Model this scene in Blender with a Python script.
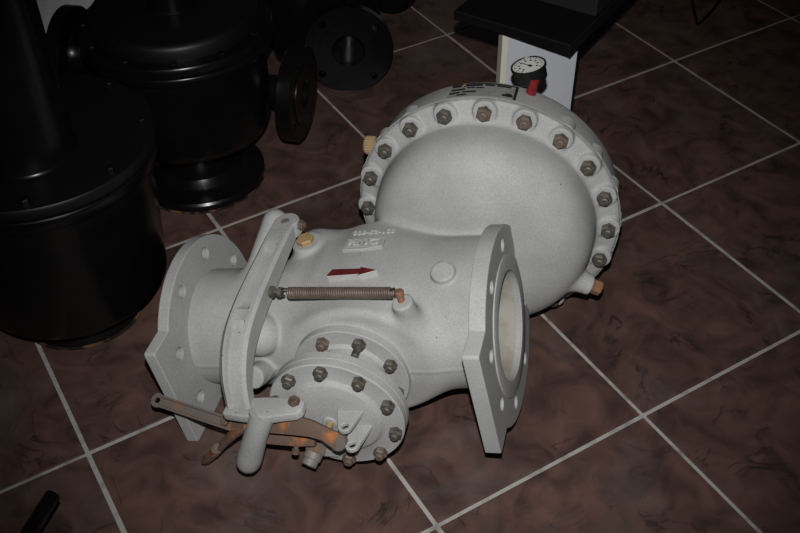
import bpy, bmesh, math, random
import numpy as np
from mathutils import Vector, Matrix
random.seed(7)
scn = bpy.context.scene
for o in list(bpy.data.objects): bpy.data.objects.remove(o)
COL = scn.collection
PI = math.pi

# ------------------------------------------------------------------ camera
TILE = .45                                   # floor tile pitch (m)
FPX, PITCH, ROLL, CAMH = 1004.51, .741641, -.0125153, 3.2233*TILE
GRID_YAW, GRID_X, GRID_Y = .534585, -.173829, -4.739007
fwd = Vector((0, math.cos(PITCH), -math.sin(PITCH)))
rt0 = Vector((1, 0, 0)); up0 = rt0.cross(fwd)
RIGHT = math.cos(ROLL)*rt0 + math.sin(ROLL)*up0
UP = -math.sin(ROLL)*rt0 + math.cos(ROLL)*up0
CAM = Vector((0, 0, CAMH))
cd = bpy.data.cameras.new('camera'); cam = bpy.data.objects.new('camera', cd); COL.objects.link(cam)
cd.sensor_width = 36; cd.lens = FPX*36/800; cd.clip_start = .05
cam.matrix_world = Matrix.Translation(CAM) @ Matrix((RIGHT, UP, -fwd)).transposed().to_4x4()
scn.camera = cam

# ------------------------------------------------------------------ light
w = bpy.data.worlds.new('World'); scn.world = w; w.use_nodes = True
w.node_tree.nodes['Background'].inputs[0].default_value = (.8, .9, 1, 1)
w.node_tree.nodes['Background'].inputs[1].default_value = .006
fl = bpy.data.lights.new('camera_flash', 'SPOT'); fo = bpy.data.objects.new('camera_flash', fl); COL.objects.link(fo)
fl.energy = 128; fl.shadow_soft_size = .012; fl.spot_size = math.radians(60); fl.spot_blend = 1.0
fl.color = (1, .995, .98)
aim = (fwd + RIGHT*.02 + UP*-.055).normalized()
fo.matrix_world = Matrix.Translation(CAM + UP*.105) @ aim.to_track_quat('-Z', 'Y').to_matrix().to_4x4()
vs = scn.view_settings
vs.view_transform = 'Standard'; vs.look = 'None'; vs.gamma = 1; vs.exposure = 0; vs.use_curve_mapping = False

# ------------------------------------------------------------------ materials
def mat(name, col, rough=.5, metal=0, var=None, vscale=20, vdetail=4, bump=0, bscale=200, spec=.5, coat=0, lo=.35, hi=.65):
    m = bpy.data.materials.new(name); m.use_nodes = True
    nt = m.node_tree; b = nt.nodes['Principled BSDF']; N = nt.nodes.new; lk = nt.links.new
    b.inputs['Base Color'].default_value = (*col, 1); b.inputs['Roughness'].default_value = rough
    b.inputs['Metallic'].default_value = metal; b.inputs['Specular IOR Level'].default_value = spec
    b.inputs['Coat Weight'].default_value = coat
    tc = N('ShaderNodeTexCoord')
    if var:
        n = N('ShaderNodeTexNoise'); n.inputs['Scale'].default_value = vscale; n.inputs['Detail'].default_value = vdetail
        r = N('ShaderNodeValToRGB'); r.color_ramp.elements[0].position = lo; r.color_ramp.elements[1].position = hi
        r.color_ramp.elements[0].color = (*col, 1); r.color_ramp.elements[1].color = (*var, 1)
        lk(tc.outputs['Object'], n.inputs['Vector']); lk(n.outputs['Fac'], r.inputs['Fac']); lk(r.outputs['Color'], b.inputs['Base Color'])
    if bump:
        n2 = N('ShaderNodeTexNoise'); n2.inputs['Scale'].default_value = bscale; n2.inputs['Detail'].default_value = 3
        bp = N('ShaderNodeBump'); bp.inputs['Strength'].default_value = bump; bp.inputs['Distance'].default_value = .002
        lk(tc.outputs['Object'], n2.inputs['Vector']); lk(n2.outputs['Fac'], bp.inputs['Height']); lk(bp.outputs['Normal'], b.inputs['Normal'])
    return m

def paint_mat():
    m = mat('grey_paint', (.318, .322, .320), .62, 0, (.365, .366, .361), 14, 5, .22, 330, .22)
    nt = m.node_tree; N = nt.nodes.new; lk = nt.links.new; b = nt.nodes['Principled BSDF']
    tc = [n for n in nt.nodes if n.type == 'TEX_COORD'][0]
    src = b.inputs['Base Color'].links[0].from_socket
    # fine silvery grain
    g = N('ShaderNodeTexNoise'); g.inputs['Scale'].default_value = 420; g.inputs['Detail'].default_value = 2
    lk(tc.outputs['Object'], g.inputs['Vector'])
    mr = N('ShaderNodeMapRange'); mr.inputs[1].default_value = .3; mr.inputs[2].default_value = .7; mr.inputs[3].default_value = .86; mr.inputs[4].default_value = 1.1
    lk(g.outputs['Fac'], mr.inputs[0])
    mx = N('ShaderNodeMix'); mx.data_type = 'RGBA'; mx.blend_type = 'MULTIPLY'; mx.inputs[0].default_value = 1
    lk(src, mx.inputs[6]); lk(mr.outputs[0], mx.inputs[7])
    # sparse dark chips
    v = N('ShaderNodeTexVoronoi'); v.inputs['Scale'].default_value = 26
    lk(tc.outputs['Object'], v.inputs['Vector'])
    c = N('ShaderNodeMath'); c.operation = 'LESS_THAN'; c.inputs[1].default_value = .035; lk(v.outputs['Distance'], c.inputs[0])
    mx2 = N('ShaderNodeMix'); mx2.data_type = 'RGBA'; mx2.inputs[7].default_value = (.08, .07, .06, 1)
    lk(c.outputs[0], mx2.inputs[0]); lk(mx.outputs[2], mx2.inputs[6]); lk(mx2.outputs[2], b.inputs['Base Color'])
    return m

def tile_mat():
    m = bpy.data.materials.new('terracotta_tile'); m.use_nodes = True
    nt = m.node_tree; b = nt.nodes['Principled BSDF']; N = nt.nodes.new; lk = nt.links.new
    tc = N('ShaderNodeTexCoord'); oi = N('ShaderNodeObjectInfo')
    off = N('ShaderNodeVectorMath'); off.operation = 'MULTIPLY_ADD'; off.inputs[1].default_value = (37, 53, 0)
    cx = N('ShaderNodeCombineXYZ'); lk(oi.outputs['Random'], cx.inputs[0]); lk(oi.outputs['Random'], cx.inputs[1])
    lk(cx.outputs[0], off.inputs[0]); lk(tc.outputs['Object'], off.inputs[2])
    def noise(s, d, dist=0):
        n = N('ShaderNodeTexNoise'); n.inputs['Scale'].default_value = s; n.inputs['Detail'].default_value = d; n.inputs['Distortion'].default_value = dist
        lk(off.outputs[0], n.inputs['Vector']); return n
    def ramp(src, a, ca, bb, cb):
        r = N('ShaderNodeValToRGB'); e = r.color_ramp.elements; e[0].position = a; e[0].color = (*ca, 1); e[1].position = bb; e[1].color = (*cb, 1)
        lk(src, r.inputs['Fac']); return r
    base = ramp(noise(12, 9, 1.3).outputs['Fac'], .32, (.044, .0245, .0205), .70, (.116, .061, .048))
    # dark wandering veins
    nv = noise(6, 5, 2.2)
    sb = N('ShaderNodeMath'); sb.operation = 'SUBTRACT'; sb.inputs[1].default_value = .5; lk(nv.outputs['Fac'], sb.inputs[0])
    ab = N('ShaderNodeMath'); ab.operation = 'ABSOLUTE'; lk(sb.outputs[0], ab.inputs[0])
    vein = ramp(ab.outputs[0], .0, (1, 1, 1), .026, (0, 0, 0))
    gate = ramp(noise(11, 3).outputs['Fac'], .5, (0, 0, 0), .62, (.9, .9, .9))
    mg = N('ShaderNodeMath'); mg.operation = 'MULTIPLY'; lk(vein.outputs[0], mg.inputs[0]); lk(gate.outputs[0], mg.inputs[1])
    m1 = N('ShaderNodeMix'); m1.data_type = 'RGBA'; m1.inputs[7].default_value = (.017, .0135, .012, 1)
    lk(mg.outputs[0], m1.inputs[0]); lk(base.outputs[0], m1.inputs[6])
    # greyish dust / wear
    dust = ramp(noise(4.5, 7, .9).outputs['Fac'], .5, (0, 0, 0), .75, (.55, .55, .55))
    m2 = N('ShaderNodeMix'); m2.data_type = 'RGBA'; m2.inputs[7].default_value = (.125, .100, .092, 1)
    lk(dust.outputs[0], m2.inputs[0]); lk(m1.outputs[2], m2.inputs[6])
    lk(m2.outputs[2], b.inputs['Base Color'])
    b.inputs['Roughness'].default_value = .55; b.inputs['Specular IOR Level'].default_value = .35
    bp = N('ShaderNodeBump'); bp.inputs['Strength'].default_value = .25; bp.inputs['Distance'].default_value = .003
    lk(noise(18, 5, .5).outputs['Fac'], bp.inputs['Height']); lk(bp.outputs['Normal'], b.inputs['Normal'])
    return m

M = {
 'paint': paint_mat(),
 'paint_dirty': mat('grey_paint_grimy', (.28, .28, .27), .6, 0, (.16, .15, .13), 18, 6, .2, 300, .4, lo=.5, hi=.78),
 'lit_edge': mat('pale_lit_paint', (.46, .46, .45), .6, 0, (.4, .4, .39), 90),  # flash brightness on arrow sides put into a paler colour; lettering shares it
 'nut': mat('grimy_steel', (.055, .049, .04), .5, .3, (.135, .124, .105), 60, 4, .3, 300),
 'nut_rust': mat('rusty_steel', (.10, .062, .042), .65, .2, (.16, .13, .105), 60, 4, .3, 300),
 'rust': mat('flaky_rust', (.12, .078, .06), .8, 0, (.34, .125, .035), 34, 7, .5, 160, .2, lo=.51, hi=.66),
 'rust_dark': mat('brown_grey_rust', (.13, .108, .094), .75, .1, (.2, .115, .065), 34, 5, .4, 200, .3, lo=.5, hi=.68),
 'rust_plug': mat('orange_rust', (.17, .092, .058), .75, 0, (.25, .115, .06), 60, 5, .4, 220, .3),
 'spring': mat('spring_steel', (.12, .088, .073), .5, .35, (.2, .155, .13), 40, 4, .1, 300),
 'wire': mat('dark_wire', (.05, .045, .04), .5, .6),
 'steel': mat('dull_steel', (.16, .14, .125), .6, .1, (.22, .2, .18), 50, 4, .1, 300),
 'brass': mat('tarnished_brass', (.31, .20, .085), .6, .05, (.36, .25, .12), 40, 4, .1, 200),
 'brass_wood': mat('dull_ochre', (.29, .195, .095), .6, .05, (.35, .25, .13), 40, 4, .1, 200),
 'bore': mat('stained_bore', (.33, .315, .28), .85, 0, (.2, .155, .10), 16, 6, .08, 120, .2, lo=.45, hi=.75),
 'red': mat('red_paint', (.075, .008, .009), .5, 0, (.12, .014, .015), 60, 4),
 'red_stem': mat('red_stem', (.15, .010, .012), .35, 0, (.3, .02, .02), 30),
 'black': mat('black_enamel', (.0028, .0028, .003), .26, 0, (.0042, .0042, .004), 12, 3, .05, 60, .3),
 'black_top': mat('black_satin', (.003, .003, .003), .45, 0, (.0042, .0042, .004), 12, 3, .06, 90, .3),
 'black_matt': mat('black_matt', (.003, .003, .003), .6, spec=.2),
 'black_case': mat('black_case', (.008, .008, .008), .35),
 'chip': mat('orange_chipped_edge', (.13, .065, .028), .8, 0, (.012, .009, .008), 30, 5, .3, 150, .2, lo=.40, hi=.5),
 'dial': mat('white_dial', (.62, .63, .58), .4),
 'ink': mat('black_ink', (.012, .012, .012), .5),
 'plate': mat('plate_metal', (.27, .28, .27), .4, .3, (.33, .34, .33), 80),
 'white_board': mat('white_board', (.50, .52, .57), .5, 0, (.46, .48, .52), 9, 3),
 'board_edge': mat('cream_board_edge', (.6, .58, .5), .6),
 'box': mat('dark_grey_box', (.016, .016, .016), .5, spec=.3),
 'wall': mat('white_plaster', (.86, .87, .90), .8, 0, (.78, .79, .82), 60, 5, .6, 120, .2),
 'grout': mat('pale_grout', (.36, .345, .325), .9, 0, (.15, .135, .12), 30, 6, .6, 130, .1, lo=.5, hi=.8),
 'tile': tile_mat(),
}
# ------------------------------------------------------------------ mesh helpers
def perp(ax):
    ax = Vector(ax).normalized()
    t = Vector((0, 0, 1)) if abs(ax.z) < .9 else Vector((1, 0, 0))
    e1 = ax.cross(t).normalized(); e2 = ax.cross(e1).normalized()
    return ax, e1, e2

class MB:
    def __init__(s): s.v = []; s.f = []
    def add(s, vs, fs):
        n = len(s.v); s.v += [tuple(x) for x in vs]; s.f += [tuple(i+n for i in f) for f in fs]; return s
    def lathe(s, prof, org=(0, 0, 0), ax=(0, 0, 1), n=48, ph=0, cap=True):
        """prof: (radius, distance along axis); ends on the axis when radius is 0"""
        ax, e1, e2 = perp(ax); org = Vector(org); vs = []; fs = []; rings = []
        for r, h in prof:
            c = org + ax*h
            if r < 1e-6: rings.append([len(vs)]); vs.append(c)
            else:
                rings.append(list(range(len(vs), len(vs)+n)))
                for k in range(n):
                    a = 2*PI*k/n + ph; vs.append(c + e1*(r*math.cos(a)) + e2*(r*math.sin(a)))
        for A, B in zip(rings, rings[1:]):
            for k in range(n):
                k2 = (k+1) % n
                if len(A) == 1 and len(B) == 1: continue
                if len(A) == 1: fs.append((A[0], B[k2], B[k]))
                elif len(B) == 1: fs.append((A[k], A[k2], B[0]))
                else: fs.append((A[k], A[k2], B[k2], B[k]))
        if cap:
            if len(rings[0]) > 1: fs.append(tuple(reversed(rings[0])))
            if len(rings[-1]) > 1: fs.append(tuple(rings[-1]))
        return s.add(vs, fs)
    def cyl(s, a, b, r, n=24, r2=None, bev=0):
        a = Vector(a); b = Vector(b); L = (b-a).length; r2 = r if r2 is None else r2
        if bev: prof = [(r-bev, 0), (r, bev), (r2, L-bev), (r2-bev, L)]
        else: prof = [(r, 0), (r2, L)]
        return s.lathe(prof, a, b-a, n)
    def box(s, c, size, R=None):
        R = R or Matrix.Identity(3); c = Vector(c); h = [x/2 for x in size]
        vs = [c + R @ Vector((sx*h[0], sy*h[1], sz*h[2])) for sz in (-1, 1) for sx, sy in ((-1, -1), (1, -1), (1, 1), (-1, 1))]
        return s.add(vs, [(3, 2, 1, 0), (4, 5, 6, 7), (0, 1, 5, 4), (1, 2, 6, 5), (2, 3, 7, 6), (3, 0, 4, 7)])
    def prism(s, pts, dirv):
        pts = [Vector(p) for p in pts]; d = Vector(dirv); n = len(pts)
        return s.add(pts + [p+d for p in pts], [tuple(reversed(range(n))), tuple(range(n, 2*n))] + [(i, (i+1) % n, n+(i+1) % n, n+i) for i in range(n)])
    def sweep(s, sects):
        """list of equal-length closed sections -> skin with caps"""
        n = len(sects[0]); vs = [p for c in sects for p in c]; fs = []
        for i in range(len(sects)-1):
            for k in range(n):
                fs.append((i*n+k, i*n+(k+1) % n, (i+1)*n+(k+1) % n, (i+1)*n+k))
        fs.append(tuple(reversed(range(n)))); fs.append(tuple(range((len(sects)-1)*n, len(sects)*n)))
        return s.add(vs, fs)
    def tube(s, path, r, n=10):
        P = [Vector(p) for p in path]; rr = r if isinstance(r, (list, tuple)) else [r]*len(P); secs = []
        t = (P[1]-P[0]).normalized(); _, e1, e2 = perp(t)
        for i, p in enumerate(P):
            t = (P[min(i+1, len(P)-1)] - P[max(i-1, 0)]).normalized()
            e1 = (e1 - t*e1.dot(t)).normalized(); e2 = t.cross(e1)
            secs.append([p + e1*(rr[i]*math.cos(2*PI*k/n)) + e2*(rr[i]*math.sin(2*PI*k/n)) for k in range(n)])
        return s.sweep(secs)
    def mesh(s, name, m, angle=38):
        me = bpy.data.meshes.new(name); me.from_pydata(s.v, [], s.f); me.materials.append(m)
        finish(me, angle); return me

def finish(me, angle=38):
    bm = bmesh.new(); bm.from_mesh(me)
    bmesh.ops.remove_doubles(bm, verts=bm.verts, dist=2e-6)
    bmesh.ops.recalc_face_normals(bm, faces=bm.faces)
    ca = math.radians(angle)
    for f in bm.faces: f.smooth = True
    for e in bm.edges:
        if len(e.link_faces) == 2: e.smooth = e.calc_face_angle(0) < ca
    bm.to_mesh(me); bm.free()

def link(name, me, parent=None, mw=None, label=None, cat=None, group=None, kind=None):
    o = bpy.data.objects.new(name, me); COL.objects.link(o)
    if parent: o.parent = parent
    if mw is not None: o.matrix_local = mw
    if label: o['label'] = label
    if cat: o['category'] = cat
    if group: o['group'] = group
    if kind: o['kind'] = kind
    return o

def with_mods(me, mods, crisp=False):
    """apply modifiers to a mesh and return the result"""
    o = bpy.data.objects.new('tmp', me); COL.objects.link(o)
    for t, kw in mods:
        md = o.modifiers.new('m', t)
        for k, v in kw.items(): setattr(md, k, v)
    dg = bpy.context.evaluated_depsgraph_get()
    r = bpy.data.meshes.new_from_object(o.evaluated_get(dg)); bpy.data.objects.remove(o)
    if crisp: finish(r, 14)
    return r
def bevelled(me, wd, seg=2, ang=35):
    return with_mods(me, [('BEVEL', dict(width=wd, segments=seg, limit_method='ANGLE', angle_limit=math.radians(ang), harden_normals=False))], True)
def cut(me, cutter):
    c = bpy.data.objects.new('cut', cutter); COL.objects.link(c)
    r = with_mods(me, [('BOOLEAN', dict(operation='DIFFERENCE', solver='EXACT', object=c))])
    bpy.data.objects.remove(c); return r
def text_mesh(txt, size, depth, m, align='CENTER', shear=0):
    cu = bpy.data.curves.new('txt', 'FONT'); cu.body = txt; cu.size = size; cu.extrude = depth; cu.offset = size*.022; cu.align_x = align; cu.align_y = 'CENTER'; cu.shear = shear
    o = bpy.data.objects.new('txt', cu); COL.objects.link(o)
    dg = bpy.context.evaluated_depsgraph_get(); me = bpy.data.meshes.new_from_object(o.evaluated_get(dg))
    bpy.data.objects.remove(o); me.materials.clear(); me.materials.append(m); return me

def ray(u, v):
    return (RIGHT*((u-400)/FPX) - UP*((v-266.5)/FPX) + fwd).normalized()
def at_z(u, v, z):
    d = ray(u, v); return CAM + d*((z-CAMH)/d.z)

# ------------------------------------------------------------------ floor of square tiles
cg, sg = math.cos(GRID_YAW), math.sin(GRID_YAW)
def grid(u, v, z=0):
    x, y = (u-GRID_X)*TILE, (-v-GRID_Y)*TILE
    return Vector((cg*x - sg*y, sg*x + cg*y, z))
U0, U1, V0, V1 = -5, 10, -1, 7
WALLV = -1.16
mb = MB()
cs = [grid(U0-.5, WALLV-.3), grid(U0-.5, V1+.3), grid(U1+.3, V1+.3), grid(U1+.3, WALLV-.3)]
mb.prism([c+Vector((0, 0, -.06)) for c in cs], (0, 0, .0575))
floor = link('floor', mb.mesh('floor', M['grout']), kind='structure', label='dark red-brown square floor tiles with pale grout')
hw = TILE/2-.0041
b = MB(); b.box((0, 0, -.006), (2*hw, 2*hw, .012))
tile_me = bevelled(b.mesh('tile', M['tile']), .0016, 2)
b = MB(); hh = TILE*(abs(V0-WALLV))/2-.004
b.box((0, 0, -.006), (2*hw, 2*hh, .012)); strip_me = b.mesh('tile_cut', M['tile'])
RZ = Matrix.Rotation(GRID_YAW, 4, 'Z')
for u in range(U0, U1):
    for v in range(V0, V1):
        t = link('tile', tile_me, floor, Matrix.Translation(grid(u+.5+random.uniform(-.0016, .0016), v+.5+random.uniform(-.0016, .0016), random.uniform(-.0004, .0003))) @ Matrix.Rotation(GRID_YAW + PI/2*random.randint(0, 3) + random.uniform(-.002, .002), 4, 'Z'))
    link('tile', strip_me, floor, Matrix.Translation(grid(u+.5, (V0+WALLV)/2)) @ RZ)
# plastered wall behind the exhibits
mb = MB(); a_, b_ = grid(U0-.5, WALLV), grid(U1+.3, WALLV); nrm = Vector((-sg, cg, 0))*.12
mb.prism([a_, b_, b_+nrm, a_+nrm], (0, 0, 2.6))
link('wall_back', mb.mesh('wall_back', M['wall']), kind='structure')

# ------------------------------------------------------------------ main exhibit: grey pressure regulator
# local frame: X along the pipe, Y towards the diaphragm housing, Z up
psi, el, th = .2375, .2233, .035
ax = Vector((math.cos(psi)*math.cos(el), -math.sin(psi)*math.cos(el), math.sin(el)))
hx = Vector((-math.sin(psi), -math.cos(psi), 0)); vx = hx.cross(ax)*1
if vx.z < 0: vx = -vx
dx = math.cos(th)*hx + math.sin(th)*vx; gx = -math.sin(th)*hx + math.cos(th)*vx
VC = Vector((-.0907, 1.2515, .1622))
VR = Matrix((ax, -dx, gx)).transposed()
valve = link('gas_pressure_regulator', None, label='large grey-painted flanged gas pressure regulator with domed housing lying on the tiles', cat='valve')
valve.location = (VC.x, VC.y, 0)
VM = Matrix.Translation((0, 0, VC.z)) @ VR.to_4x4()
def part(name, me, parent=None, label=None):
    o = link(name, me, parent or valve, VM if parent is None else None)
    if label: o['label'] = label
    return o
DX, DZ = .2128, .0486            # diaphragm axis
CX = .0386                       # bottom cover axis
RB, NB = .2265, 20               # rim bolts
B_OFF = math.radians(8.75)

# --- cast body and front diaphragm housing from one smooth distance field
h = .0029
xs = np.arange(-.30, .475, h, dtype=np.float32); ys = np.arange(-.20, .262, h, dtype=np.float32); ys = np.arange(-.20, .272, h, dtype=np.float32); zs = np.arange(-.222, .312, h, dtype=np.float32)
Xg, Yg, Zg = np.meshgrid(xs, ys, zs, indexing='ij', sparse=True)
def smin(a, b, k):
    hh = np.clip(.5 + .5*(b-a)/k, 0, 1); return b*(1-hh) + a*hh - k*hh*(1-hh)
def smax(a, b, k): return -smin(-a, -b, k)
def capcyl(r, d0, R, L0, L1, rnd=0):
    q = np.maximum(L0-d0, d0-L1) + rnd; p = r - R + rnd
    return np.minimum(np.maximum(q, p), 0) + np.sqrt(np.maximum(q, 0)**2 + np.maximum(p, 0)**2) - rnd
def capsule(a, b, r, r2=None):
    a = np.array(a); b = np.array(b); ab = b-a; r2 = r if r2 is None else r2
    t = np.clip(((Xg-a[0])*ab[0] + (Yg-a[1])*ab[1] + (Zg-a[2])*ab[2])/(ab@ab), 0, 1)
    return np.sqrt((Xg-a[0]-t*ab[0])**2 + (Yg-a[1]-t*ab[1])**2 + (Zg-a[2]-t*ab[2])**2) - (r + (r2-r)*t)
def ccap(a, b, r, rnd=.002):
    a = np.array(a); b = np.array(b); L = np.linalg.norm(b-a); u = (b-a)/L
    t = (Xg-a[0])*u[0] + (Yg-a[1])*u[1] + (Zg-a[2])*u[2]
    rr = np.sqrt(np.maximum((Xg-a[0])**2 + (Yg-a[1])**2 + (Zg-a[2])**2 - t*t, 0))
    return capcyl(rr, t, r, 0, L, rnd)
rX = np.sqrt(Yg**2 + Zg**2)
body = capcyl(rX, Xg + 0*rX, .107, -.272, .272)
# flare into the inlet chamber
body = smin(body, capcyl(np.sqrt((Yg-.055)**2 + Zg**2), Xg + 0*rX, .121, -.045, .262, .02), .035)
rY = np.sqrt(((Xg-.055)/1.12)**2 + Zg**2)
body = smin(body, capcyl(rY, Yg + 0*rY, .121, -.10, .155, .014), .04)
rC = np.sqrt((Xg-CX)**2 + Zg**2)
body = smin(body, capcyl(rC, Yg + 0*rC, .090, -.112, .0), .016)
body = smin(body, capsule((-.075, .05, .06), (-.075, .115, .080), .042), .04)
# lever bracket and bosses
body = smin(body, capsule((-.170, .015, .088), (-.141, .118, .150), .020, .023), .026)
body = smin(body, capsule((-.128, -.055, .040), (-.124, -.088, .060), .042, .038), .006)
body = smin(body, ccap((-.128, -.10, -.01), (-.128, -.152, .020), .020), .008)
body = smin(body, ccap((.156, -.070, .03), (.1480, -.085, .130), .0180), .018)
body = smin(body, ccap((.194, .006, .085), (.1985, -.006, .1275), .0205), .004)
body = smin(body, ccap((-.078, .088, .07), (-.0785, .089, .1225), .026), .012)
# casting parting line
body = body - .0012*np.exp(-(Zg/.003)**2)
rD = np.sqrt((Xg-DX)**2 + (Zg-DZ)**2)
# deep pan-shaped dome
SA, SB, YB = .205, .130, .252
P_ = 3.3
tq = np.clip((YB-Yg)/SB, 0, None)
dome = ((np.clip(rD/SA, 0, None)**P_ + tq**P_)**(1/P_) - 1)*SB*.86
dome = np.maximum(dome, Yg - .261)
RR = .2465                       # rim radius
ring = smax(smax(rD - RR + 0*Yg, (.2535-Yg)*.96 + (rD-.2265)*.26, .007), Yg - .2615, .0006)
ang = np.arctan2(Zg-DZ, Xg-DX)
fa = np.mod(ang - B_OFF + PI/NB, 2*PI/NB) - PI/NB
pr = np.sqrt((rD*np.cos(fa)-RB)**2 + (rD*np.sin(fa))**2)
pads = np.maximum(capcyl(pr, Yg + 0*rD, .0215, .2462, .2605, .0025), rD - RR - .0006)
rim = smin(ring, pads, .004)
dome = smin(dome, rim, .010)
del pr, fa, ang, rim, ring, pads, tq
# plug boss low on the right of the dome
dome = smin(dome, ccap((DX+.125, .192, DZ-.092), (DX+.186, .200, DZ-.130), .020), .012)
body = np.maximum(body, Yg - .235)
dome = smin(dome, body + .008, .026)
field = smin(body, dome, .003)
field = np.maximum(field, -capcyl(np.sqrt(Yg**2 + Zg**2), Xg + 0*Yg + 0*Zg, .0968, .06, .4))
side = (dome < body)

def surface_nets(f, org, h):
    sgn = f < 0
    c = [(i, j, k) for i in (0, 1) for j in (0, 1) for k in (0, 1)]
    nx, ny, nz = f.shape
    sl = lambda i, j, k: (slice(i, nx-1+i), slice(j, ny-1+j), slice(k, nz-1+k))
    cnt = np.zeros((nx-1, ny-1, nz-1), np.int8)
    for q in c: cnt += sgn[sl(*q)]
    act = (cnt > 0) & (cnt < 8)
    I = np.argwhere(act); idx = -np.ones(act.shape, np.int32); idx[act] = np.arange(len(I))
    acc = np.zeros((len(I), 3)); num = np.zeros(len(I))
    for a in range(3):
        for q in c:
            if q[a]: continue
            r = list(q); r[a] = 1
            fa_ = f[I[:, 0]+q[0], I[:, 1]+q[1], I[:, 2]+q[2]]; fb_ = f[I[:, 0]+r[0], I[:, 1]+r[1], I[:, 2]+r[2]]
            ok = (fa_ < 0) != (fb_ < 0)
            t = np.where(ok, fa_/np.where(ok, fa_-fb_, 1), 0)
            p = np.array(q, float)[None].repeat(len(I), 0); p[:, a] += t
            acc[ok] += p[ok]; num[ok] += 1
    V = (I + acc/num[:, None])*h + np.array(org)
    F = []
    for a in range(3):
        b_, c_ = (a+1) % 3, (a+2) % 3
        n = [slice(None)]*3; m = [slice(None)]*3
        n[a] = slice(0, -1); m[a] = slice(1, None)
        E = np.argwhere(sgn[tuple(n)] != sgn[tuple(m)])
        E = E[(E[:, b_] > 0) & (E[:, c_] > 0) & (E[:, b_] < f.shape[b_]-1) & (E[:, c_] < f.shape[c_]-1)]
        s0 = sgn[E[:, 0], E[:, 1], E[:, 2]]
        def cell(db, dc):
            q = E.copy(); q[:, b_] -= db; q[:, c_] -= dc; return idx[q[:, 0], q[:, 1], q[:, 2]]
        quad = np.stack([cell(1, 1), cell(0, 1), cell(0, 0), cell(1, 0)], 1)
        quad[~s0] = quad[~s0][:, ::-1]; F.append(quad)
    return V, np.concatenate(F), I
V, F, I = surface_nets(field, (xs[0], ys[0], zs[0]), h)
# gradient normals
gi = np.clip(I, 1, np.array(field.shape)-3)
def tri(f, P):
    q = (P - np.array([xs[0], ys[0], zs[0]]))/h; q = np.clip(q, 0, np.array(f.shape)-1.001); i = q.astype(int); t = q-i; r = 0
    for a in (0, 1):
        for b_ in (0, 1):
            for c_ in (0, 1):
                r = r + f[i[:, 0]+a, i[:, 1]+b_, i[:, 2]+c_]*(t[:, 0] if a else 1-t[:, 0])*(t[:, 1] if b_ else 1-t[:, 1])*(t[:, 2] if c_ else 1-t[:, 2])
    return r
Nn = np.stack([tri(field, V+np.eye(3)[k]*h*.9) - tri(field, V-np.eye(3)[k]*h*.9) for k in range(3)], 1)
Nn /= np.linalg.norm(Nn, axis=1)[:, None] + 1e-9
vside = tri(side.astype(np.float32), V) > .5
def sub(fsel, name):
    Fs = F[fsel]; used = np.unique(Fs); mp = -np.ones(len(V), int); mp[used] = np.arange(len(used))
    me = bpy.data.meshes.new(name); me.from_pydata(V[used].tolist(), [], mp[Fs].tolist()); me.materials.append(M['paint'])
    me.polygons.foreach_set('use_smooth', [True]*len(me.polygons))
    me.normals_split_custom_set_from_vertices(Nn[used].tolist()); return me
fs_ = vside[F].sum(1) >= 2
part('body_casting', sub(~fs_, 'body_casting'))
dome_o = part('diaphragm_housing_front', sub(fs_, 'diaphragm_housing_front'))
del field, body, dome, side, rD, rX, rY, rC

# --- rear half of the diaphragm housing
mb = MB()
mb.lathe([(.2465, 0), (.2465, .004), (.242, .008), (.2405, .058), (.236, .070), (.226, .075), (.15, .085), (.12, .105), (.055, .112), (.05, .135), (0, .14)], (DX, .263, DZ), (0, 1, 0), 120)
rear = part('diaphragm_housing_rear', mb.mesh('rear', M['paint']))
mb = MB(); mb.lathe([(.236, 0), (.2458, 0), (.2458, .0026), (.236, .0026)], (DX, .2606, DZ), (0, 1, 0), 120)
part('gasket', mb.mesh('gasket', M['paint_dirty']))
mb = MB(); mb.lathe([(.021, 0), (.021, .024), (.016, .029), (0, .029)], (0, 0, 0), (0, 1, 0), 20); boss_me = mb.mesh('boss', M['paint'])
for k in range(NB):
    a = B_OFF + 2*PI*k/NB
    deg = math.degrees(a) % 360
    if 225 < deg < 300 or 62 < deg < 110: continue
    o = part('rear_boss', boss_me); o.matrix_local = VM @ Matrix.Translation((DX+.2275*math.cos(a), .264, DZ+.2275*math.sin(a)))
# nuts on the rim
def nut_mesh(af, hgt, stud, slen, m, name='nut'):
    R = af/math.sqrt(3); b = MB()
    b.lathe([(R*.97, 0), (R, .0012), (R, hgt-.0025), (R*.86, hgt)], n=6)
    b.lathe([(stud, hgt-.001), (stud, hgt+slen-.0015), (stud-.0018, hgt+slen)], n=16)
    return b.mesh(name, m, 25)
nutA = nut_mesh(.0245, .0125, .0082, .0055, M['nut']); nutB = nut_mesh(.0245, .0125, .0082, .0055, M['nut_rust'])
TY = Matrix.Rotation(PI/2, 4, 'X')      # local +Z -> -Y
for k in range(NB):
    a = B_OFF + 2*PI*k/NB
    o = part('nut', nutB if k in (2, 3, 4) else nutA)
    o.matrix_local = VM @ Matrix.Translation((DX+RB*math.cos(a), .2462, DZ+RB*math.sin(a))) @ TY @ Matrix.Rotation(random.uniform(0, 1), 4, 'Z')

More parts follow.
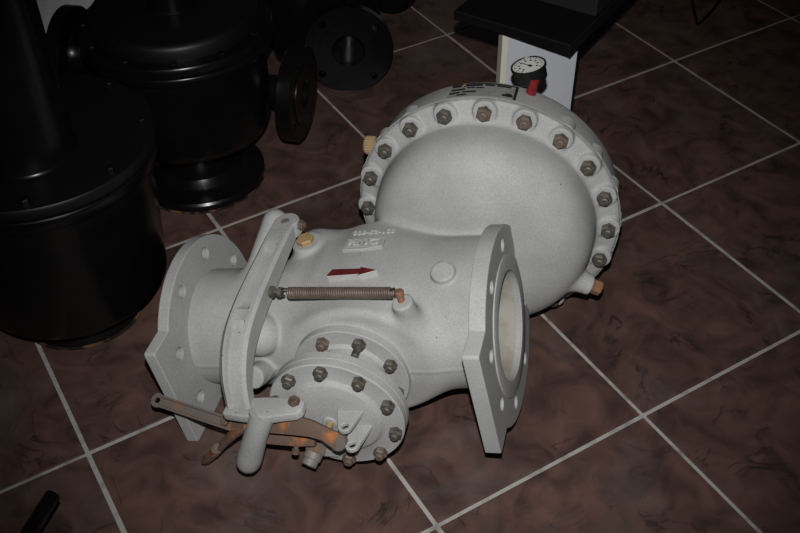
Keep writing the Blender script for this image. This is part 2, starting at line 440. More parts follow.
# --- pipe flanges with square support foot
LF, TF, RF, RBORE = .2868, .0215, .1717, .0945
def flange_mesh(TF=TF):
    hf, wf = .1904, .1095; pts = []
    a0 = math.asin(wf/RF)
    n = 84
    for k in range(n+1):
        a = -(PI-a0) + (2*PI-2*a0)*k/n
        pts.append((math.cos(a)*RF, math.sin(a)*RF))      # (y, z)
    pts += [(-hf+.004, wf), (-hf, wf-.004), (-hf, -wf+.004), (-hf+.004, -wf)]
    b = MB(); b.prism([(-TF/2, y, z) for y, z in pts], (TF, 0, 0)); return b.mesh('flange', M['paint'], 30)
hb = MB()
for k in range(8):
    a = math.radians(22.5+45*k); c = (.141*math.cos(a), .141*math.sin(a))
    hb.cyl((-.05, *c), (.05, *c), .0112, 20)
hb.cyl((-.06, 0, 0), (.06, 0, 0), RBORE, 72)
holes = hb.mesh('holes', M['paint']); TO, LO = .027, .292
for sx, tf, lf in ((1, TO, LO), (-1, TF, LF)):
    fmesh = bevelled(cut(flange_mesh(tf), holes), .0018, 2, 40)
    o = part('pipe_flange', fmesh); o.matrix_local = VM @ Matrix.Translation((sx*(lf-tf/2-(.002 if sx > 0 else 0)), 0, 0))
b = MB(); b.lathe([(RBORE, 0), (.1225, 0), (.1225, .0025), (.1215, .003), (RBORE, .003), (RBORE, 0)], (LO-.0025, 0, 0), (1, 0, 0), 72, cap=False)
part('raised_face', b.mesh('raised_face', M['paint']))
# bore lining seen through the outlet
b = MB(); b.lathe([(RBORE+.001, 0), (RBORE+.001, -.012), (RBORE-.001, -.012), (RBORE-.001, -.2), (.03, -.21), (0, -.21)], (LO+.0004, 0, 0), (1, 0, 0), 72, cap=False)
bore = part('bore_lining', b.mesh('bore', M['bore']), None, 'stained pale lining inside the outlet bore')
# --- bottom neck flange and slam-shut cover
def disc(name, prof, y0, m, n=84):
    b = MB(); b.lathe(prof, (CX, y0, 0), (0, -1, 0), n); return part(name, b.mesh(name, m))
disc('neck_flange', [(.05, -.006), (.0985, -.001), (.1005, .001), (.1005, .0155), (.099, .017), (.05, .017)], -.1075, M['paint'])
disc('neck', [(.074, 0), (.068, .006), (.066, .045), (.076, .062)], -.1235, M['paint'])
disc('cover_back_ring', [(.05, 0), (.112, 0), (.114, .002), (.114, .0152), (.1132, .016), (.05, .016)], -.183, M['paint'])
disc('cover', [(.05, 0), (.1132, 0), (.114, .001), (.114, .0135), (.112, .0155), (.083, .0155), (.080, .0170), (.0765, .0215), (.073, .0235), (.05, .0255), (0, .026)], -.199, M['paint'])
nutC = nut_mesh(.0205, .0110, .0072, .006, M['nut']); nutD = nut_mesh(.0205, .0110, .0072, .006, M['nut_rust'])
longC = nut_mesh(.0205, .0110, .0062, .022, M['nut'])
for k in range(10):
    a = math.radians(88.7+36*k)
    o = part('nut', nutD if k in (6, 5) else nutC)
    o.matrix_local = VM @ Matrix.Translation((CX+.1005*math.cos(a), -.2143, .1005*math.sin(a))) @ TY @ Matrix.Rotation(random.uniform(0, 1), 4, 'Z')
for k in range(8):
    a = math.radians(65.5+45*k)
    o = part('nut', {1: nutD, 0: longC}.get(k, nutC))
    o.matrix_local = VM @ Matrix.Translation((CX+.083*math.cos(a), -.1243, .083*math.sin(a))) @ TY @ Matrix.Rotation(random.uniform(0, 1), 4, 'Z')
# twin eye lugs on the cover
def lug(x0, x1, ex, ey, z):
    n = 14; R = .0115; 
    
    pts = [(x1, -.218)]
    for k in range(n+1):
        t = math.radians(-15 - 150*k/n); pts.append((ex+R*math.cos(t), ey+R*math.sin(t)))
    pts.append((x0, -.218))
    b = MB(); b.prism([(x, y, z-.004) for x, y in pts], (0, 0, .008)); me = b.mesh('lug', M['paint'])
    c = MB(); c.cyl((ex, ey, z-.02), (ex, ey, z+.02), .0058, 16)
    me = bevelled(cut(me, c.mesh('c', M['paint'])), .0012, 1, 40); finish(me, 30); return part('eye_lug', me)
lug(.047, .095, .072, -.256, .019)
lug(.062, .102, .078, -.265, -.014)
# brass pin in the cover centre
b = MB(); b.lathe([(.013, 0), (.013, .004), (.011, .006), (0, .006)], (.030, -.2225, -.005), (0, -1, 0), 20); part('pin_collar', b.mesh('collar', M['paint']))
b = MB(); b.lathe([(.0062, 0), (.0062, .03), (.005, .031), (0, .031)], (.031, -.225, -.005), (.05, -1, .1), 14); part('trip_pin', b.mesh('pin', M['brass_wood']))

# --- U-section hand lever over the body
LXC = -.106
path = [(.092, .159), (.05, .158), (0, .155), (-.05, .150), (-.10, .144), (-.145, .135), (-.175, .124), (-.20, .108), (-.222, .085), (-.236, .060), (-.243, .036)]
def catmull(P, m=4):
    out = []
    for i in range(len(P)-1):
        p0, p1, p2, p3 = P[max(i-1, 0)], P[i], P[i+1], P[min(i+2, len(P)-1)]
        for k in range(m):
            t = k/m
            out.append(tuple(.5*((2*b_) + (-a_+c_)*t + (2*a_-5*b_+4*c_-d_)*t*t + (-a_+3*b_-3*c_+d_)*t**3) for a_, b_, c_, d_ in zip(p0, p1, p2, p3)))
    out.append(tuple(P[-1])); return out
pc = catmull(path)
secs = []
nP = len(pc)
for i, (y, z) in enumerate(pc):
    y0, z0 = pc[max(i-1, 0)]; y1, z1 = pc[min(i+1, nP-1)]
    t = Vector((0, y1-y0, z1-z0)).normalized(); nn = Vector((0, t.z, -t.y))   # outward (up / to the front)
    if nn.z < 0 and nn.y > 0: nn = -nn
    s = i/(nP-1)
    wl, wr = .021 + .006*math.sin(PI*s), .021 + .003*math.sin(PI*s)
    dp = .013
    deep = .013 if (.16 < s < .45 or .50 < s < .965) else (.0 if s < .13 or s > .985 else .002)
    c = Vector((LXC - .006*math.sin(PI*s), y, z))
    X = Vector((1, 0, 0))
    ib = .013 + .012*math.sin(PI*min(s*1.15, 1)); dp = .0145; deep *= .62
    wd = .35 + .65*min(1, s*5, (1-s)*9)            # flanks slope away from the channel ridges
    prof = [(-wl-.003*wd, -ib), (wr-.001, -ib), (wr+.001, dp-.005), (wr-.0045*wd, dp), (.0125, dp), (.0100, dp-deep), (-.0095, dp-deep), (-.0120, dp), (-wl+.0095*wd, dp), (-wl-.001*wd, dp-.011*wd)]
    secs.append([c + X*a + nn*b_ for a, b_ in prof])
b = MB(); b.sweep(secs)
lever = part('hand_lever', b.mesh('lever', M['paint'], 30))
# rounded head with pivot pin
b = MB(); b.lathe([(.0235, -.013), (.0245, -.011), (.0245, .012), (.0225, .0145), (0, .0145)], (LXC+.002, .090, .157), (0, .03, 1), 28); part('lever_head', b.mesh('head', M['paint']))
b = MB(); b.lathe([(.0085, 0), (.0085, .002), (.0075, .003), (0, .003)], (LXC+.003, .086, .1712), (0, .03, 1), 18); part('pivot_pin', b.mesh('pivot', M['steel']))
b = MB(); b.lathe([(.0095, 0), (.0095, .008), (.008, .010)], (LXC+.024, .090, .160), (1, 0, 0), 6); b.lathe([(.005, .009), (.005, .014), (0, .014)], (LXC+.024, .090, .160), (1, 0, 0), 12)
part('nut', b.mesh('pivot_nut', M['nut_rust'], 25))
# foot plate with bolt, and grip
def rounded_plate(pts, z0, t, m, bev=.004):
    b = MB(); b.prism([(x, y, z0) for x, y in pts], (0, 0, t)); return bevelled(b.mesh('plate', m), bev, 3)
b = MB()
fp = [(-.132, -.232), (-.132, -.262), (-.095, -.268), (-.045, -.270), (-.024, -.266), (-.002, -.263), (.007, -.255), (.007, -.238), (.0, -.229), (-.03, -.226), (-.07, -.226)]
fz = [.043, .043, .044, .046, .047, .048, .048, .048, .048, .047, .046]
b.prism([(x, y, z-.010) for (x, y), z in zip(fp, fz)], (0, 0, .017))
fm = bevelled(b.mesh('foot', M['paint']), .004, 3); finish(fm, 26); part('lever_foot', fm)
b = MB(); b.lathe([(.0098, 0), (.0098, .0075), (.0085, .0095), (0, .0095)], (-.009, -.240, .0545), (-.05, 0, 1), 6); part('foot_bolt', b.mesh('foot_bolt', M['nut_rust'], 25))
gp = [(-.062, -.256, .046), (-.070, -.262, .030), (-.082, -.266, .008), (-.095, -.267, -.016), (-.108, -.267, -.040), (-.117, -.267, -.057), (-.1225, -.267, -.0675), (-.1255, -.267, -.0740), (-.127, -.267, -.077)]
gr = [.022, .020, .0195, .0205, .0215, .022, .0195, .0125, .005]
b = MB(); b.tube(gp, gr, 20); part('lever_grip', b.mesh('grip', M['paint'], 50))

# --- return spring, hooks and post
y_s, z_s = -.074, .1415; xa, xb = -.050, .1305; n_t = 46
hel = []
for i in range(n_t*14+1):
    t = i/14; hel.append((xa + (xb-xa)*t/n_t, y_s + .0088*math.cos(2*PI*t), z_s - (t/n_t)*.003 + .0088*math.sin(2*PI*t)))
b = MB(); b.tube(hel, .0018, 6); spring = part('tension_spring', b.mesh('spring', M['spring'], 60), None, 'tightly wound rusty tension spring')
b = MB()
b.tube([(xa+.001, y_s, z_s+.008), (xa-.008, y_s, z_s+.010), (xa-.016, y_s, z_s+.006), (xa-.019, y_s, z_s-.001), (xa-.015, y_s, z_s-.007), (xa-.009, y_s, z_s-.006)], .0017, 7)
part('spring_hook', b.mesh('hook', M['wire'], 60))
b = MB()
b.tube([(xb-.001, y_s, z_s+.004), (xb+.006, y_s, z_s+.007), (xb+.012, y_s-.006, z_s+.003), (xb+.014, y_s-.008, z_s-.004), (xb+.008, y_s-.004, z_s-.009), (xb+.003, y_s, z_s-.008)], .0016, 7)
part('spring_hook', b.mesh('hook', M['wire'], 60))
b = MB(); b.lathe([(.010, 0), (.010, .006), (.006, .008), (.0055, .014), (.009, .015), (.009, .019), (.007, .021), (0, .021)], (LXC+.0235, y_s, .1445), (1, -.03, -.05), 16); part('hook_screw', b.mesh('hook_screw', M['nut']))
b = MB(); pu = Vector((-.06, .12, 1)).normalized(); p0 = Vector((.1470, -.083, .130))
b.lathe([(.0058, -.006), (.0058, .009), (.0075, .010), (.0082, .016), (.0068, .0195), (0, .020)], p0, pu, 18); part('spring_post', b.mesh('post', M['rust_plug'], 50))

# --- brass plug, blank, arrow and lettering on the casting
b = MB(); b.lathe([(.0165, 0), (.0165, .010), (.0145, .012), (0, .012)], (-.0785, .089, .1215), (.02, -.04, 1), 6); part('hex_plug', b.mesh('hex_plug', M['brass'], 25), None, 'tarnished brass hexagon plug')

from mathutils.bvhtree import BVHTree
BV = BVHTree.FromPolygons(V.tolist(), F.tolist())
VW = Matrix.Translation((VC.x, VC.y, 0)) @ VM; VI = VW.inverted()
def surf(u, v):
    """point and normal on the casting, in its own frame"""
    o = VI @ CAM; d = (VI.to_3x3() @ ray(u, v)).normalized()
    p, n, _, _ = BV.ray_cast(o, d); return p, n.normalized()
def tangent(p, n):
    x = Vector((1, 0, 0)); x = (x - n*x.dot(n)).normalized(); y = n.cross(x)
    return Matrix.Translation(p) @ Matrix((x, y, n)).transposed().to_4x4()
def lpl(u, v, y):
    o = VI @ CAM; d = VI.to_3x3() @ ray(u, v); return o + d*((y-o.y)/d.y)
# flow arrow
p, n = surf(353, 276)
TM = VM @ tangent(p, n)
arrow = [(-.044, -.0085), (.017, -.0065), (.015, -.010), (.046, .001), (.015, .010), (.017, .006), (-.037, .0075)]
b = MB(); b.prism([(x, y, -.006) for x, y in arrow], (0, 0, .017)); o = part('flow_arrow', bevelled(b.mesh('arrow', M['lit_edge']), .0008, 1)); o.matrix_local = TM
b = MB(); b.prism([(x*.975, y*.94, .0102) for x, y in arrow], (0, 0, .0014)); q = link('arrow_face', b.mesh('arrow_face', M['red']), o)
q['label'] = 'dark red painted arrow face'
# maker's plate and casting number
p, n = surf(364, 245); TM = VM @ tangent(p, n)
b = MB(); b.prism([(-.036, -.0165, -.006), (.004, -.0185, -.006), (.038, -.012, -.006), (.037, .014, -.006), (-.032, .014, -.006)], (0, 0, .0105))
o = part('makers_plate', bevelled(b.mesh('makers_plate', M['paint']), .0012, 1)); o.matrix_local = TM
q = link('raised_lettering', text_mesh('RMG', .025, .0016, M['lit_edge']), o); q.matrix_local = Matrix.Translation((0, .0005, .0052)) @ Matrix.Diagonal((1.12, .86, 1, 1))
b = MB()
for x0, y0, x1, y1 in ((-.033, .0125, .0355, .0118), (-.033, -.012, .0355, -.0095)):
    b.box(((x0+x1)/2, (y0+y1)/2, .0048), (x1-x0, .0014, .0016))
link('plate_border', b.mesh('border', M['paint']), o)
p, n = surf(374, 232.5); TM = VM @ tangent(p, n)
o = part('casting_number', text_mesh('009-52-103', .0175, .0013, M['lit_edge'])); o.matrix_local = TM @ Matrix.Translation((0, 0, .0004))

# rusty plug in the dome boss, brass cap on the rear half
pa, pd = Vector((DX+.184, .1995, DZ-.1285)), Vector((.064, .008, -.040)).normalized()
b = MB(); b.lathe([(.0125, -.004), (.0125, .006), (.0145, .0065), (.0145, .021), (.0125, .023), (0, .023)], pa, pd, 8)
part('rusty_plug', b.mesh('rusty_plug', M['rust_plug'], 25), None, 'rusty orange screwed plug')
c = Vector((.018, .300, .186)); b = MB(); n_k = 44; prof = []
cdir = Vector((-1, .05, .12)).normalized()
b.lathe([(.0115, -.03), (.0115, .002), (.0135, .003), (.0135, .006)], c, cdir, 24)
_, e1, e2 = perp(cdir); secs = []
for hh_, rr_ in ((.004, .0155), (.006, .0175), (.021, .0175), (.024, .0155)):
    secs.append([c + cdir*hh_ + (e1*math.cos(2*PI*k/n_k) + e2*math.sin(2*PI*k/n_k))*(rr_ - (.0011 if k % 2 else 0)) for k in range(n_k)])
b.sweep(secs); part('knurled_cap', b.mesh('knurled_cap', M['brass_wood'], 20), None, 'knurled brass vent cap')

# curved rating plate on the rear half
def arc_patch(a0, a1, y0, y1, R, t, n=24):
    b = MB(); secs = []
    for k in range(n+1):
        a = math.radians(a0+(a1-a0)*k/n); ca, sa = math.cos(a), math.sin(a)
        secs.append([(DX+ca*r, y, DZ+sa*r) for r, y in ((R, y0), (R, y1), (R+t, y1), (R+t, y0))])
    return b.sweep(secs)
plate = part('rating_plate', arc_patch(69, 98, .2735, .318, .2413, .0016).mesh('rating_plate', M['plate']), None, 'worn metal rating plate with black print')
def mark(a0, a1, y0, y1): link('print_mark', arc_patch(a0, a1, y0*1.09-.0125, y1*1.09-.0120, .2426, .0007, 6).mesh('print', M['ink']), plate)
mark(69, 70.2, .2625, .303); mark(69, 97.5, .300, .303)
for a0, a1, y0, y1 in ((72, 78, .2945, .2985), (79, 83, .2945, .2985), (84, 92, .2935, .2985), (93, 97, .2935, .2985), (87, 90.5, .287, .2905), (91, 97, .283, .2875), (83, 86.5, .2865, .2895), (86, 92, .2745, .2785), (93, 97.5, .2735, .278), (70.5, 75, .268, .2735), (71, 73.5, .2745, .277), (90, 94, .2665, .270)):
    mark(a0, a1, y0, y1)
b = MB(); b.lathe([(.0035, 0), (.0035, .0012), (.0025, .002), (0, .002)], (DX-.008, .313, DZ+.2425), (0, 0, 1), 10); link('rivet', b.mesh('rivet', M['rust_plug']), plate)

# pressure gauge on a red stem
gn_w = (-fwd*.60 + (RIGHT*-.30 + UP*.94).normalized()*.80).normalized()
gc = lpl(528.5, 66, .335); VRi = VR.transposed(); gn = (VRi @ gn_w).normalized()
sb_ = lpl(530, 96, .318)
b = MB(); b.lathe([(.0, -.026), (.027, -.026), (.0295, -.023), (.0295, -.003), (.0315, -.002), (.0315, .002), (.0295, .0035), (.0282, .0005), (0, .0005)], gc, gn, 40)
g_case = part('pressure_gauge', b.mesh('pressure_gauge', M['black_case'], 30), None, 'round black pressure gauge with white dial')
b = MB(); b.lathe([(0, .0009), (.0278, .0009), (.0278, .0014), (0, .0014)], gc, gn, 40); link('dial', b.mesh('dial', M['dial']), g_case)
xw = (RIGHT*.94 + UP*.34); gxv = (VRi @ xw); gxv = (gxv - gn*gxv.dot(gn)).normalized(); gyv = gn.cross(gxv)
b = MB()
def dmark(a, r0, r1, wd):
    d = gxv*math.cos(a) + gyv*math.sin(a); e = gn.cross(d)*wd/2; z = gn*.0017
    P = [gc+d*r0-e+z, gc+d*r1-e+z, gc+d*r1+e+z, gc+d*r0+e+z]; b.prism(P, gn*.0004)
for k in range(21):
    a = math.radians(225-13.5*k); dmark(a, .0235 if k % 2 else .021, .0258, .0008 if k % 2 else .0014)
for k in range(0, 9):
    a = math.radians(222-33*k); dmark(a, .0148, .0185, .0032)
link('scale_marks', b.mesh('scale_marks', M['ink']), g_case)
b = MB(); dmark(math.radians(118), -.007, .017, .0016); dmark(math.radians(118), -.0085, -.0005, .0052)
link('pointer', b.mesh('pointer', M['ink']), g_case)
b = MB(); st = gc - gn*.014 - gyv*.028
b.tube([sb_, sb_.lerp(st, .55), st], [.0098, .0095, .0075], 18); part('gauge_stem', b.mesh('gauge_stem', M['red_stem'], 50), None, 'bright red gauge stem')

# rusty trip linkage in front of the cover
def flatbar(path, wv, tk, m, name, up=(0, 0, 1), label=None):
    P = [Vector(p) for p in path]; secs = []
    for i, p in enumerate(P):
        t = (P[min(i+1, len(P)-1)]-P[max(i-1, 0)]).normalized(); u = Vector(up); u = (u-t*u.dot(t)).normalized(); sd = t.cross(u)
        w_ = wv[i] if isinstance(wv, list) else wv
        secs.append([p+u*w_/2+sd*tk/2, p+u*w_/2-sd*tk/2, p-u*w_/2-sd*tk/2, p-u*w_/2+sd*tk/2])
    b = MB(); b.sweep(secs); me = bevelled(b.mesh(name, m), .0015, 2); finish(me, 30); return part(name, me, None, label)
e0 = Vector((-.292, -.203, .012)); e9 = Vector((-.138, -.238, -.006)); ad = (e9-e0).normalized()
EYEN = Vector((.25, -.55, .80)).normalized()
b = MB(); ringp = []
for k in range(24): ringp.append(e0 + (ad*math.cos(2*PI*k/24) + ad.cross(EYEN).normalized()*math.sin(2*PI*k/24))*.0125)
b.prism([p_ - EYEN*.004 for p_ in ringp], EYEN*.008)
cc = MB(); cc.cyl(e0 - EYEN*.02, e0 + EYEN*.02, .0052, 16)
eye = cut(b.mesh('eye', M['rust_dark']), cc.mesh('c', M['rust_dark'])); finish(eye, 30); part('link_eye', eye)
# channel-section rod
wv = ad.cross(EYEN).normalized(); nu = EYEN; nu = (nu-ad*nu.dot(ad)).normalized(); wv = ad.cross(nu)
secs = []
for t in (.035, .06, .2, .8, 1):
    c = e0.lerp(e9, t); w_ = .0085 if t < .05 else .0105
    secs.append([c+wv*x_+nu*z_ for x_, z_ in ((-w_, -.007), (w_, -.007), (w_, .006), (w_-.0035, .006), (w_-.0045, .002), (-w_+.0045, .002), (-w_+.0035, .006), (-w_, .006))])
b = MB(); b.sweep(secs); part('trip_rod', b.mesh('trip_rod', M['rust_dark'], 30), None, 'brown rusty channel-section trip rod')
b = MB(); b.lathe([(.0065, 0), (.0065, .006), (.0045, .008), (0, .008)], e0.lerp(e9, .9)+nu*.003, nu, 12); part('rod_pin', b.mesh('rod_pin', M['nut_rust']))
flatbar([(-.142, -.238, -.004), (-.10, -.243, .006), (-.06, -.248, .013), (-.02, -.252, .017), (.012, -.256, .014), (.034, -.259, .006), (.047, -.261, -.003), (.056, -.262, -.013)], [.018, .024, .030, .032, .027, .022, .026, .024], .010, M['rust'], 'trip_plate', (0, .62, .75), 'flaky orange and brown rusty trip plate')
flatbar([(-.105, -.238, -.030), (-.07, -.239, -.033), (-.03, -.24, -.034), (.0, -.238, -.034)], .019, .012, M['rust'], 'trip_link', (0, .5, .8))
flatbar([(-.108, -.246, .004), (-.135, -.245, -.014), (-.165, -.244, -.040), (-.19, -.243, -.066), (-.215, -.242, -.087), (-.229, -.241, -.098)], [.014, .017, .019, .018, .018, .013], .009, M['rust'], 'release_latch', (.5, .5, .6), 'rusty latch bar hanging towards the floor')
b = MB(); b.lathe([(.010, -.004), (.0105, .002), (.008, .005), (0, .0055)], (-.186, -.247, -.056), (0, -.5, .85), 16); part('latch_stud', b.mesh('latch_stud', M['rust_dark'], 50))
b = MB(); b.lathe([(.0135, -.006), (.0145, -.004), (.0145, .004), (.0135, .006)], (.055, -.2615, -.010), Vector((0, -.75, .62)), 20); part('trip_nose', b.mesh('trip_nose', M['rust_dark']))
# drain fitting low on the cover
fa0, fd = Vector((-.012, -.214, -.070)), Vector((-.30, -.85, -.42)).normalized()
b = MB(); b.prism([(-.040, -.208, -.045), (.022, -.208, -.070), (.020, -.208, -.094), (-.026, -.208, -.094)], (0, -.015, 0)); part('fitting_tab', bevelled(b.mesh('tab', M['paint']), .002))
b = MB(); b.lathe([(.019, 0), (.019, .016), (.0175, .018), (.014, .018)], fa0, fd, 6); part('fitting_nut', b.mesh('fitting_nut', M['rust_dark'], 25))
b = MB(); b.lathe([(.0155, .012), (.0155, .029), (.0135, .030), (.0135, .041), (.0095, .041), (.0095, .032), (0, .032)], fa0, fd, 22); part('drain_fitting', b.mesh('drain_fitting', M['steel'], 30))
b = MB(); b.lathe([(.0042, 0), (.0042, .022), (.0065, .023), (.0065, .030), (.005, .031), (0, .031)], (-.030, -.236, -.030), (-.25, -.45, -.75), 12); part('small_bolt', b.mesh('small_bolt', M['nut_rust']))

# ------------------------------------------------------------------ black vessel with tall spout (left)
def child(name, mb_, m, parent, angle=38, label=None, mw=None):
    o = link(name, mb_.mesh(name, m, angle), parent, mw)
    if label: o['label'] = label
    return o
vessel = link('filter_vessel', None, label='tall black-enamelled round vessel with wide pipe rising from its lid', cat='vessel')
vessel.location = (-.652, 1.476, 0)
b = MB(); b.lathe([(.123, 0), (.123, .012), (.112, .018), (.105, .07), (.12, .085)], n=64); child('foot_ring', b, M['black'], vessel)
b = MB(); b.lathe([(.1235, 0), (.126, .001), (.126, .006), (.1235, .007)], n=64); child('chipped_rim', b, M['chip'], vessel, label='chipped orange rust along the foot')
b = MB(); b.lathe([(.10, .078), (.160, .080), (.180, .088), (.185, .10), (.200, .372), (.202, .385)], n=96); child('shell', b, M['black'], vessel)
b = MB(); b.lathe([(.19, .372), (.214, .374), (.216, .377), (.216, .396), (.214, .398), (.19, .398)], n=96); child('lower_flange', b, M['black'], vessel)
b = MB(); b.lathe([(.19, .400), (.212, .400), (.2145, .403), (.2145, .419), (.212, .4225), (0, .4225)], n=96); child('lid', b, M['black_top'], vessel)
b = MB(); b.lathe([(.0085, 0), (.0085, .008), (.0072, .010), (0, .010)], n=6); vb = b.mesh('lid_bolt', M['black'], 25)
for k in range(8):
    a = math.radians(12+45*k); link('lid_bolt', vb, vessel, Matrix.Translation((.193*math.cos(a), .193*math.sin(a), .4225)))
b = MB(); b.lathe([(.088, .4225), (.0845, .4255), (.083, .430), (.0815, .95), (.0855, .955), (.0855, .97), (.06, .97)], (.004, -.040, 0), n=64); child('spout_pipe', b, M['black'], vessel)

# ------------------------------------------------------------------ black regulator with side ports (behind it)
def port(parent, c, d, r_pipe, r_fl, L, t, nb=4, ph=.785, m='black'):
    c = Vector(c); d = Vector(d).normalized(); b = MB(); rb_ = r_pipe*.78
    b.lathe([(0, 0), (r_pipe*1.15, 0), (r_pipe, .02), (r_pipe, L-.012), (r_pipe*1.2, L+.001), (rb_, L+.001), (rb_, .03), (0, .028)], c, d, 40); child('port_pipe', b, M[m], parent)
    b = MB(); f0 = c + d*L
    b.lathe([(rb_, 0), (r_fl-.002, 0), (r_fl, .002), (r_fl, t-.002), (r_fl-.002, t), (r_fl*.66, t), (r_fl*.655, t+.003), (rb_+.004, t+.003), (rb_, t), (rb_, 0)], f0, d, 64, cap=False)
    me = b.mesh('port_flange', M[m]); hb_ = MB(); _, e1, e2 = perp(d)
    for k in range(nb):
        a = ph + 2*PI*k/nb; q = f0 + (e1*math.cos(a)+e2*math.sin(a))*r_fl*.82
        hb_.cyl(q - d*.05, q + d*(t+.05), r_fl*.085, 14)
    me = cut(me, hb_.mesh('h', M[m])); finish(me, 32); return link('port_flange', me, parent)
reg = link('black_regulator', None, label='squat black-enamelled regulator drum on round pedestal flange, behind the spouted vessel', cat='regulator')
RP = Vector((-.469, 1.918, 0)); reg.location = RP
b = MB(); b.lathe([(.148, 0), (.15, .003), (.15, .020), (.146, .025), (.104, .025), (.098, .029), (.084, .045), (.082, .11), (.094, .145)], n=72); child('pedestal', b, M['black'], reg)
b = MB(); b.lathe([(.149, 0), (.1515, .001), (.1515, .006), (.149, .007)], n=72); child('chipped_rim', b, M['chip'], reg, label='chipped orange rust along the pedestal')
b = MB(); b.lathe([(.06, .134), (.10, .136), (.155, .144), (.174, .158), (.182, .18), (.184, .34), (.186, .372)], n=96); child('drum', b, M['black'], reg)
b = MB(); b.lathe([(.17, .366), (.203, .367), (.205, .370), (.205, .381), (.203, .384), (.199, .385), (.199, .388), (.205, .389), (.205, .404), (.202, .408), (.17, .408)], n=96); child('rim_flange', b, M['black'], reg)
b = MB(); b.lathe([(.176, .406), (.176, .432), (.170, .440), (.162, .443), (.05, .446), (0, .446)], n=96); child('lid', b, M['black_top'], reg)
b = MB(); b.lathe([(.055, .444), (.050, .450), (.048, .52), (.052, .525), (.052, .56), (0, .565)], n=40); child('bonnet', b, M['black'], reg)
b = MB(); b.lathe([(.0085, 0), (.0085, .007), (.0072, .009), (0, .009)], n=6); rb = b.mesh('rim_bolt', M['black'], 25)
for k in range(12):
    a = math.radians(8+30*k); link('rim_bolt', rb, reg, Matrix.Translation((.190*math.cos(a), .190*math.sin(a), .407)))
for k in range(4):
    a = math.radians(-62+90*k); link('pedestal_bolt', rb, reg, Matrix.Translation((.125*math.cos(a), .125*math.sin(a), .0245)))
pd_ = Vector((.95, -.22, 0)).normalized()
port(reg, Vector((.236, .05, .19)) - pd_*.105, pd_, .036, .110, .090, .034, 4, .4)
pl_ = Vector((-.90, .15, 0)).normalized()
port(reg, pl_*.15 + Vector((0, 0, .305)), pl_, .05, .105, .085, .03, 8, .3)

# ------------------------------------------------------------------ black flanged valves further back
val = link('black_flanged_valve', None, label='black-enamelled valve with open round flange turned towards the grey regulator', cat='valve')
FP = Vector((-.126, 2.290, 0)); val.location = FP
tilt = Vector((.02, -.98, .14)).normalized()
fc = Vector((0, .0, .1105))
port(val, fc - tilt*.13, tilt, .050, .116, .10, .03, 4, .72)
b = MB(); b.lathe([(.0, -.135), (.07, -.125), (.105, -.085), (.115, -.03), (.105, .03), (.075, .07), (.05, .085)], fc - tilt*.2 + Vector((-.03, 0, .02)), tilt, 48); child('body', b, M['black'], val, 60)
b = MB(); b.lathe([(.06, 0), (.058, .09), (.12, .10), (.12, .13), (.06, .14), (.045, .30), (0, .31)], fc - tilt*.2 + Vector((-.03, 0, .06)), (0, 0, 1), 40); child('bonnet', b, M['black'], val)
b = MB(); b.lathe([(.09, 0), (.09, .018), (.07, .022), (.07, .05), (.128, .065), (.132, .08), (.134, .40), (.15, .405), (.15, .43), (.13, .435), (0, .45)], (-.128, .19, 0), (0, 0, 1), 56); child('side_drum', b, M['black'], val)
b = MB(); b.lathe([(.075, 0), (.075, .02), (.055, .03), (.05, .12)], (-.025, .19, -.0), (0, 0, 1), 32); child('foot', b, M['black'], val)

val2 = link('small_black_valve', None, label='small black valve with drilled flange, half hidden behind the open-flanged one', cat='valve')
val2.location = (.005, 2.66, 0)
t2 = Vector((.35, -.9, .1)).normalized(); c2 = Vector((.0, .0, .085))
port(val2, c2 - t2*.12, t2, .035, .075, .08, .022, 4, .5)
port(val2, c2 - t2*.16, (.95, -.2, 0), .03, .062, .10, .02, 4, .2)
b = MB(); b.lathe([(0, -.09), (.05, -.08), (.07, -.03), (.07, .03), (.045, .06)], c2 - t2*.16, t2, 36); child('body', b, M['black'], val2, 60)
b = MB(); b.lathe([(.04, 0), (.038, .07), (.07, .075), (.07, .1), (.03, .11), (.03, .2), (0, .2)], c2 - t2*.16, (0, 0, 1), 32); child('bonnet', b, M['black'], val2)
b = MB(); b.lathe([(.06, 0), (.06, .015), (.04, .02), (.035, .06)], (-t2*.16).to_tuple()[:2] + (0,), (0, 0, 1), 28); child('foot', b, M['black'], val2)

# ------------------------------------------------------------------ low display stand
stand = link('display_stand', None, label='low stand with black shelf on a white board leg, behind the domed housing', cat='stand')
TZ = .42
k0 = at_z(568, 55, TZ); df = Vector((math.cos(math.radians(146.5)), math.sin(math.radians(146.5)), 0)); ds = Vector((math.cos(math.radians(52.5)), math.sin(math.radians(52.5)), 0))
ds = Vector((-df.y, df.x, 0)); ds = ds if ds.y > 0 else -ds
pcen = at_z(540.5, 75, .30); pcen.z = 0
stand.location = pcen
k0l = k0 - pcen
b = MB(); b.prism([k0l, k0l+df*.262, k0l+df*.262+ds*.40, k0l+ds*.40], (0, 0, .022)); o = link('shelf', bevelled(b.mesh('shelf', M['black_matt']), .002, 1), stand)
b = MB(); b.prism([k0l-df*.004, k0l+ds*.40-df*.004, k0l+ds*.40-df*.0002, k0l-df*.0002], (0, 0, .022)); link('edge_strip', b.mesh('edge_strip', M['black_case']), stand)
pa_ = math.radians(9); pv = Vector((math.cos(pa_), math.sin(pa_), 0)); pn = Vector((-pv.y, pv.x, 0))
b = MB(); b.prism([-pv*.076, pv*.076, pv*.076+pn*.012, -pv*.076+pn*.012], (0, 0, TZ)); link('board_leg', b.mesh('board_leg', M['white_board']), stand)
b = MB(); b.prism([-pv*.089, -pv*.0762, -pv*.0762+pn*.03, -pv*.089+pn*.03], (0, 0, TZ)); link('board_side', b.mesh('board_side', M['board_edge']), stand)
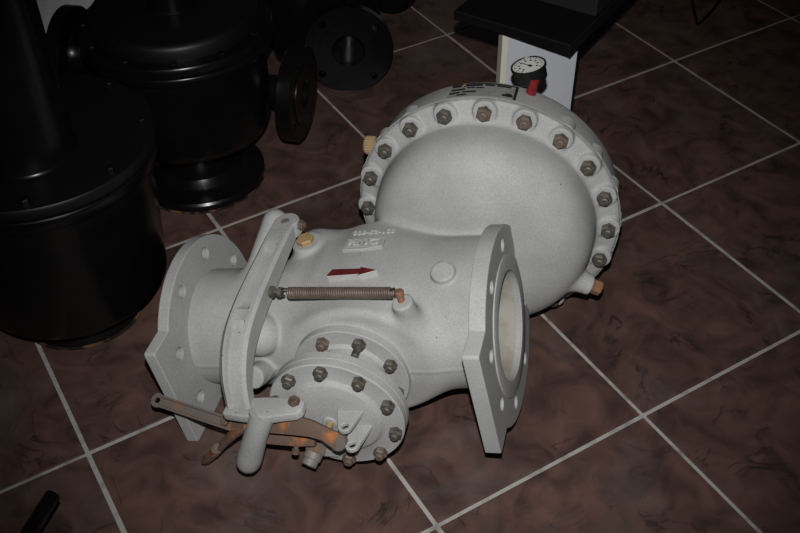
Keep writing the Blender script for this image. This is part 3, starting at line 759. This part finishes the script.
b = MB(); b.prism([pv*.0762, pv*.0800, pv*.08+pn*.14, pv*.0762+pn*.14], (0, 0, TZ)); link('board_back', b.mesh('board_back', M['black_matt']), stand)
bx = link('equipment_box', None, label='dark grey box standing on the black shelf of the low stand', cat='box')
kb = at_z(601, 19, TZ+.0224) + df*.012; bx.location = kb
b = MB(); b.prism([(0, 0, .0005), df*.20+Vector((0, 0, .0005)), df*.20+ds*.16+Vector((0, 0, .0005)), ds*.16+Vector((0, 0, .0005))], (0, 0, .18)); link('case', bevelled(b.mesh('case', M['box']), .003, 2), bx)
b = MB(); b.prism([df*.01+Vector((0, 0, .1805)), df*.19+Vector((0, 0, .1805)), df*.19+ds*.15+Vector((0, 0, .1805)), df*.01+ds*.15+Vector((0, 0, .1805))], (0, 0, .006)); link('lid', b.mesh('lid', M['box']), bx)

# ------------------------------------------------------------------ loose things
g0 = at_z(697, 25, .006)
def lift(u, v, z): return at_z(u, v, z)
cab = [lift(690, -25, .10), lift(691, -10, .05), lift(693, 5, .02), lift(695.5, 17, .008), lift(697.5, 24, .006), lift(701, 22, .006), lift(708, 15, .007), lift(715, 7, .008), lift(722, -4, .010), lift(730, -20, .012)]
cab = catmull([tuple(p) for p in cab], 5)
b = MB(); b.tube(cab, .0045, 8)
link('power_cable', b.mesh('power_cable', M['black_matt'], 60), label='thin black cable looping down onto the tiles beyond the stand', cat='cable')
rod = link('steel_tube', None, label='black-painted steel tube with rust-chipped end, lying low over the tiles', cat='tube')
r0 = at_z(53, 495, .13); r1 = at_z(14, 557, .13); rd = (r1-r0).normalized(); r1 = r0 + rd*.30
rod.location = (r1.x, r1.y, 0); b = MB(); q0 = r0 - rod.location; q1 = r1 - rod.location
b.lathe([(.009, 0), (.0125, 0), (.0125, .30)], q0, rd, 8, ph=.4); child('bar', b, M['black'], rod, 25)
b = MB(); b.lathe([(.0, -.0012), (.0118, -.0012), (.0122, 0), (0, 0)], q0, rd, 8, ph=.4); child('bar_end', b, M['chip'], rod, 25)
b = MB(); b.lathe([(.03, 0), (.03, .006), (.0125, .010), (.0125, .138), (0, .141)], (0, 0, 0), (0, 0, 1), 20); child('bar_foot', b, M['black'], rod, 30)
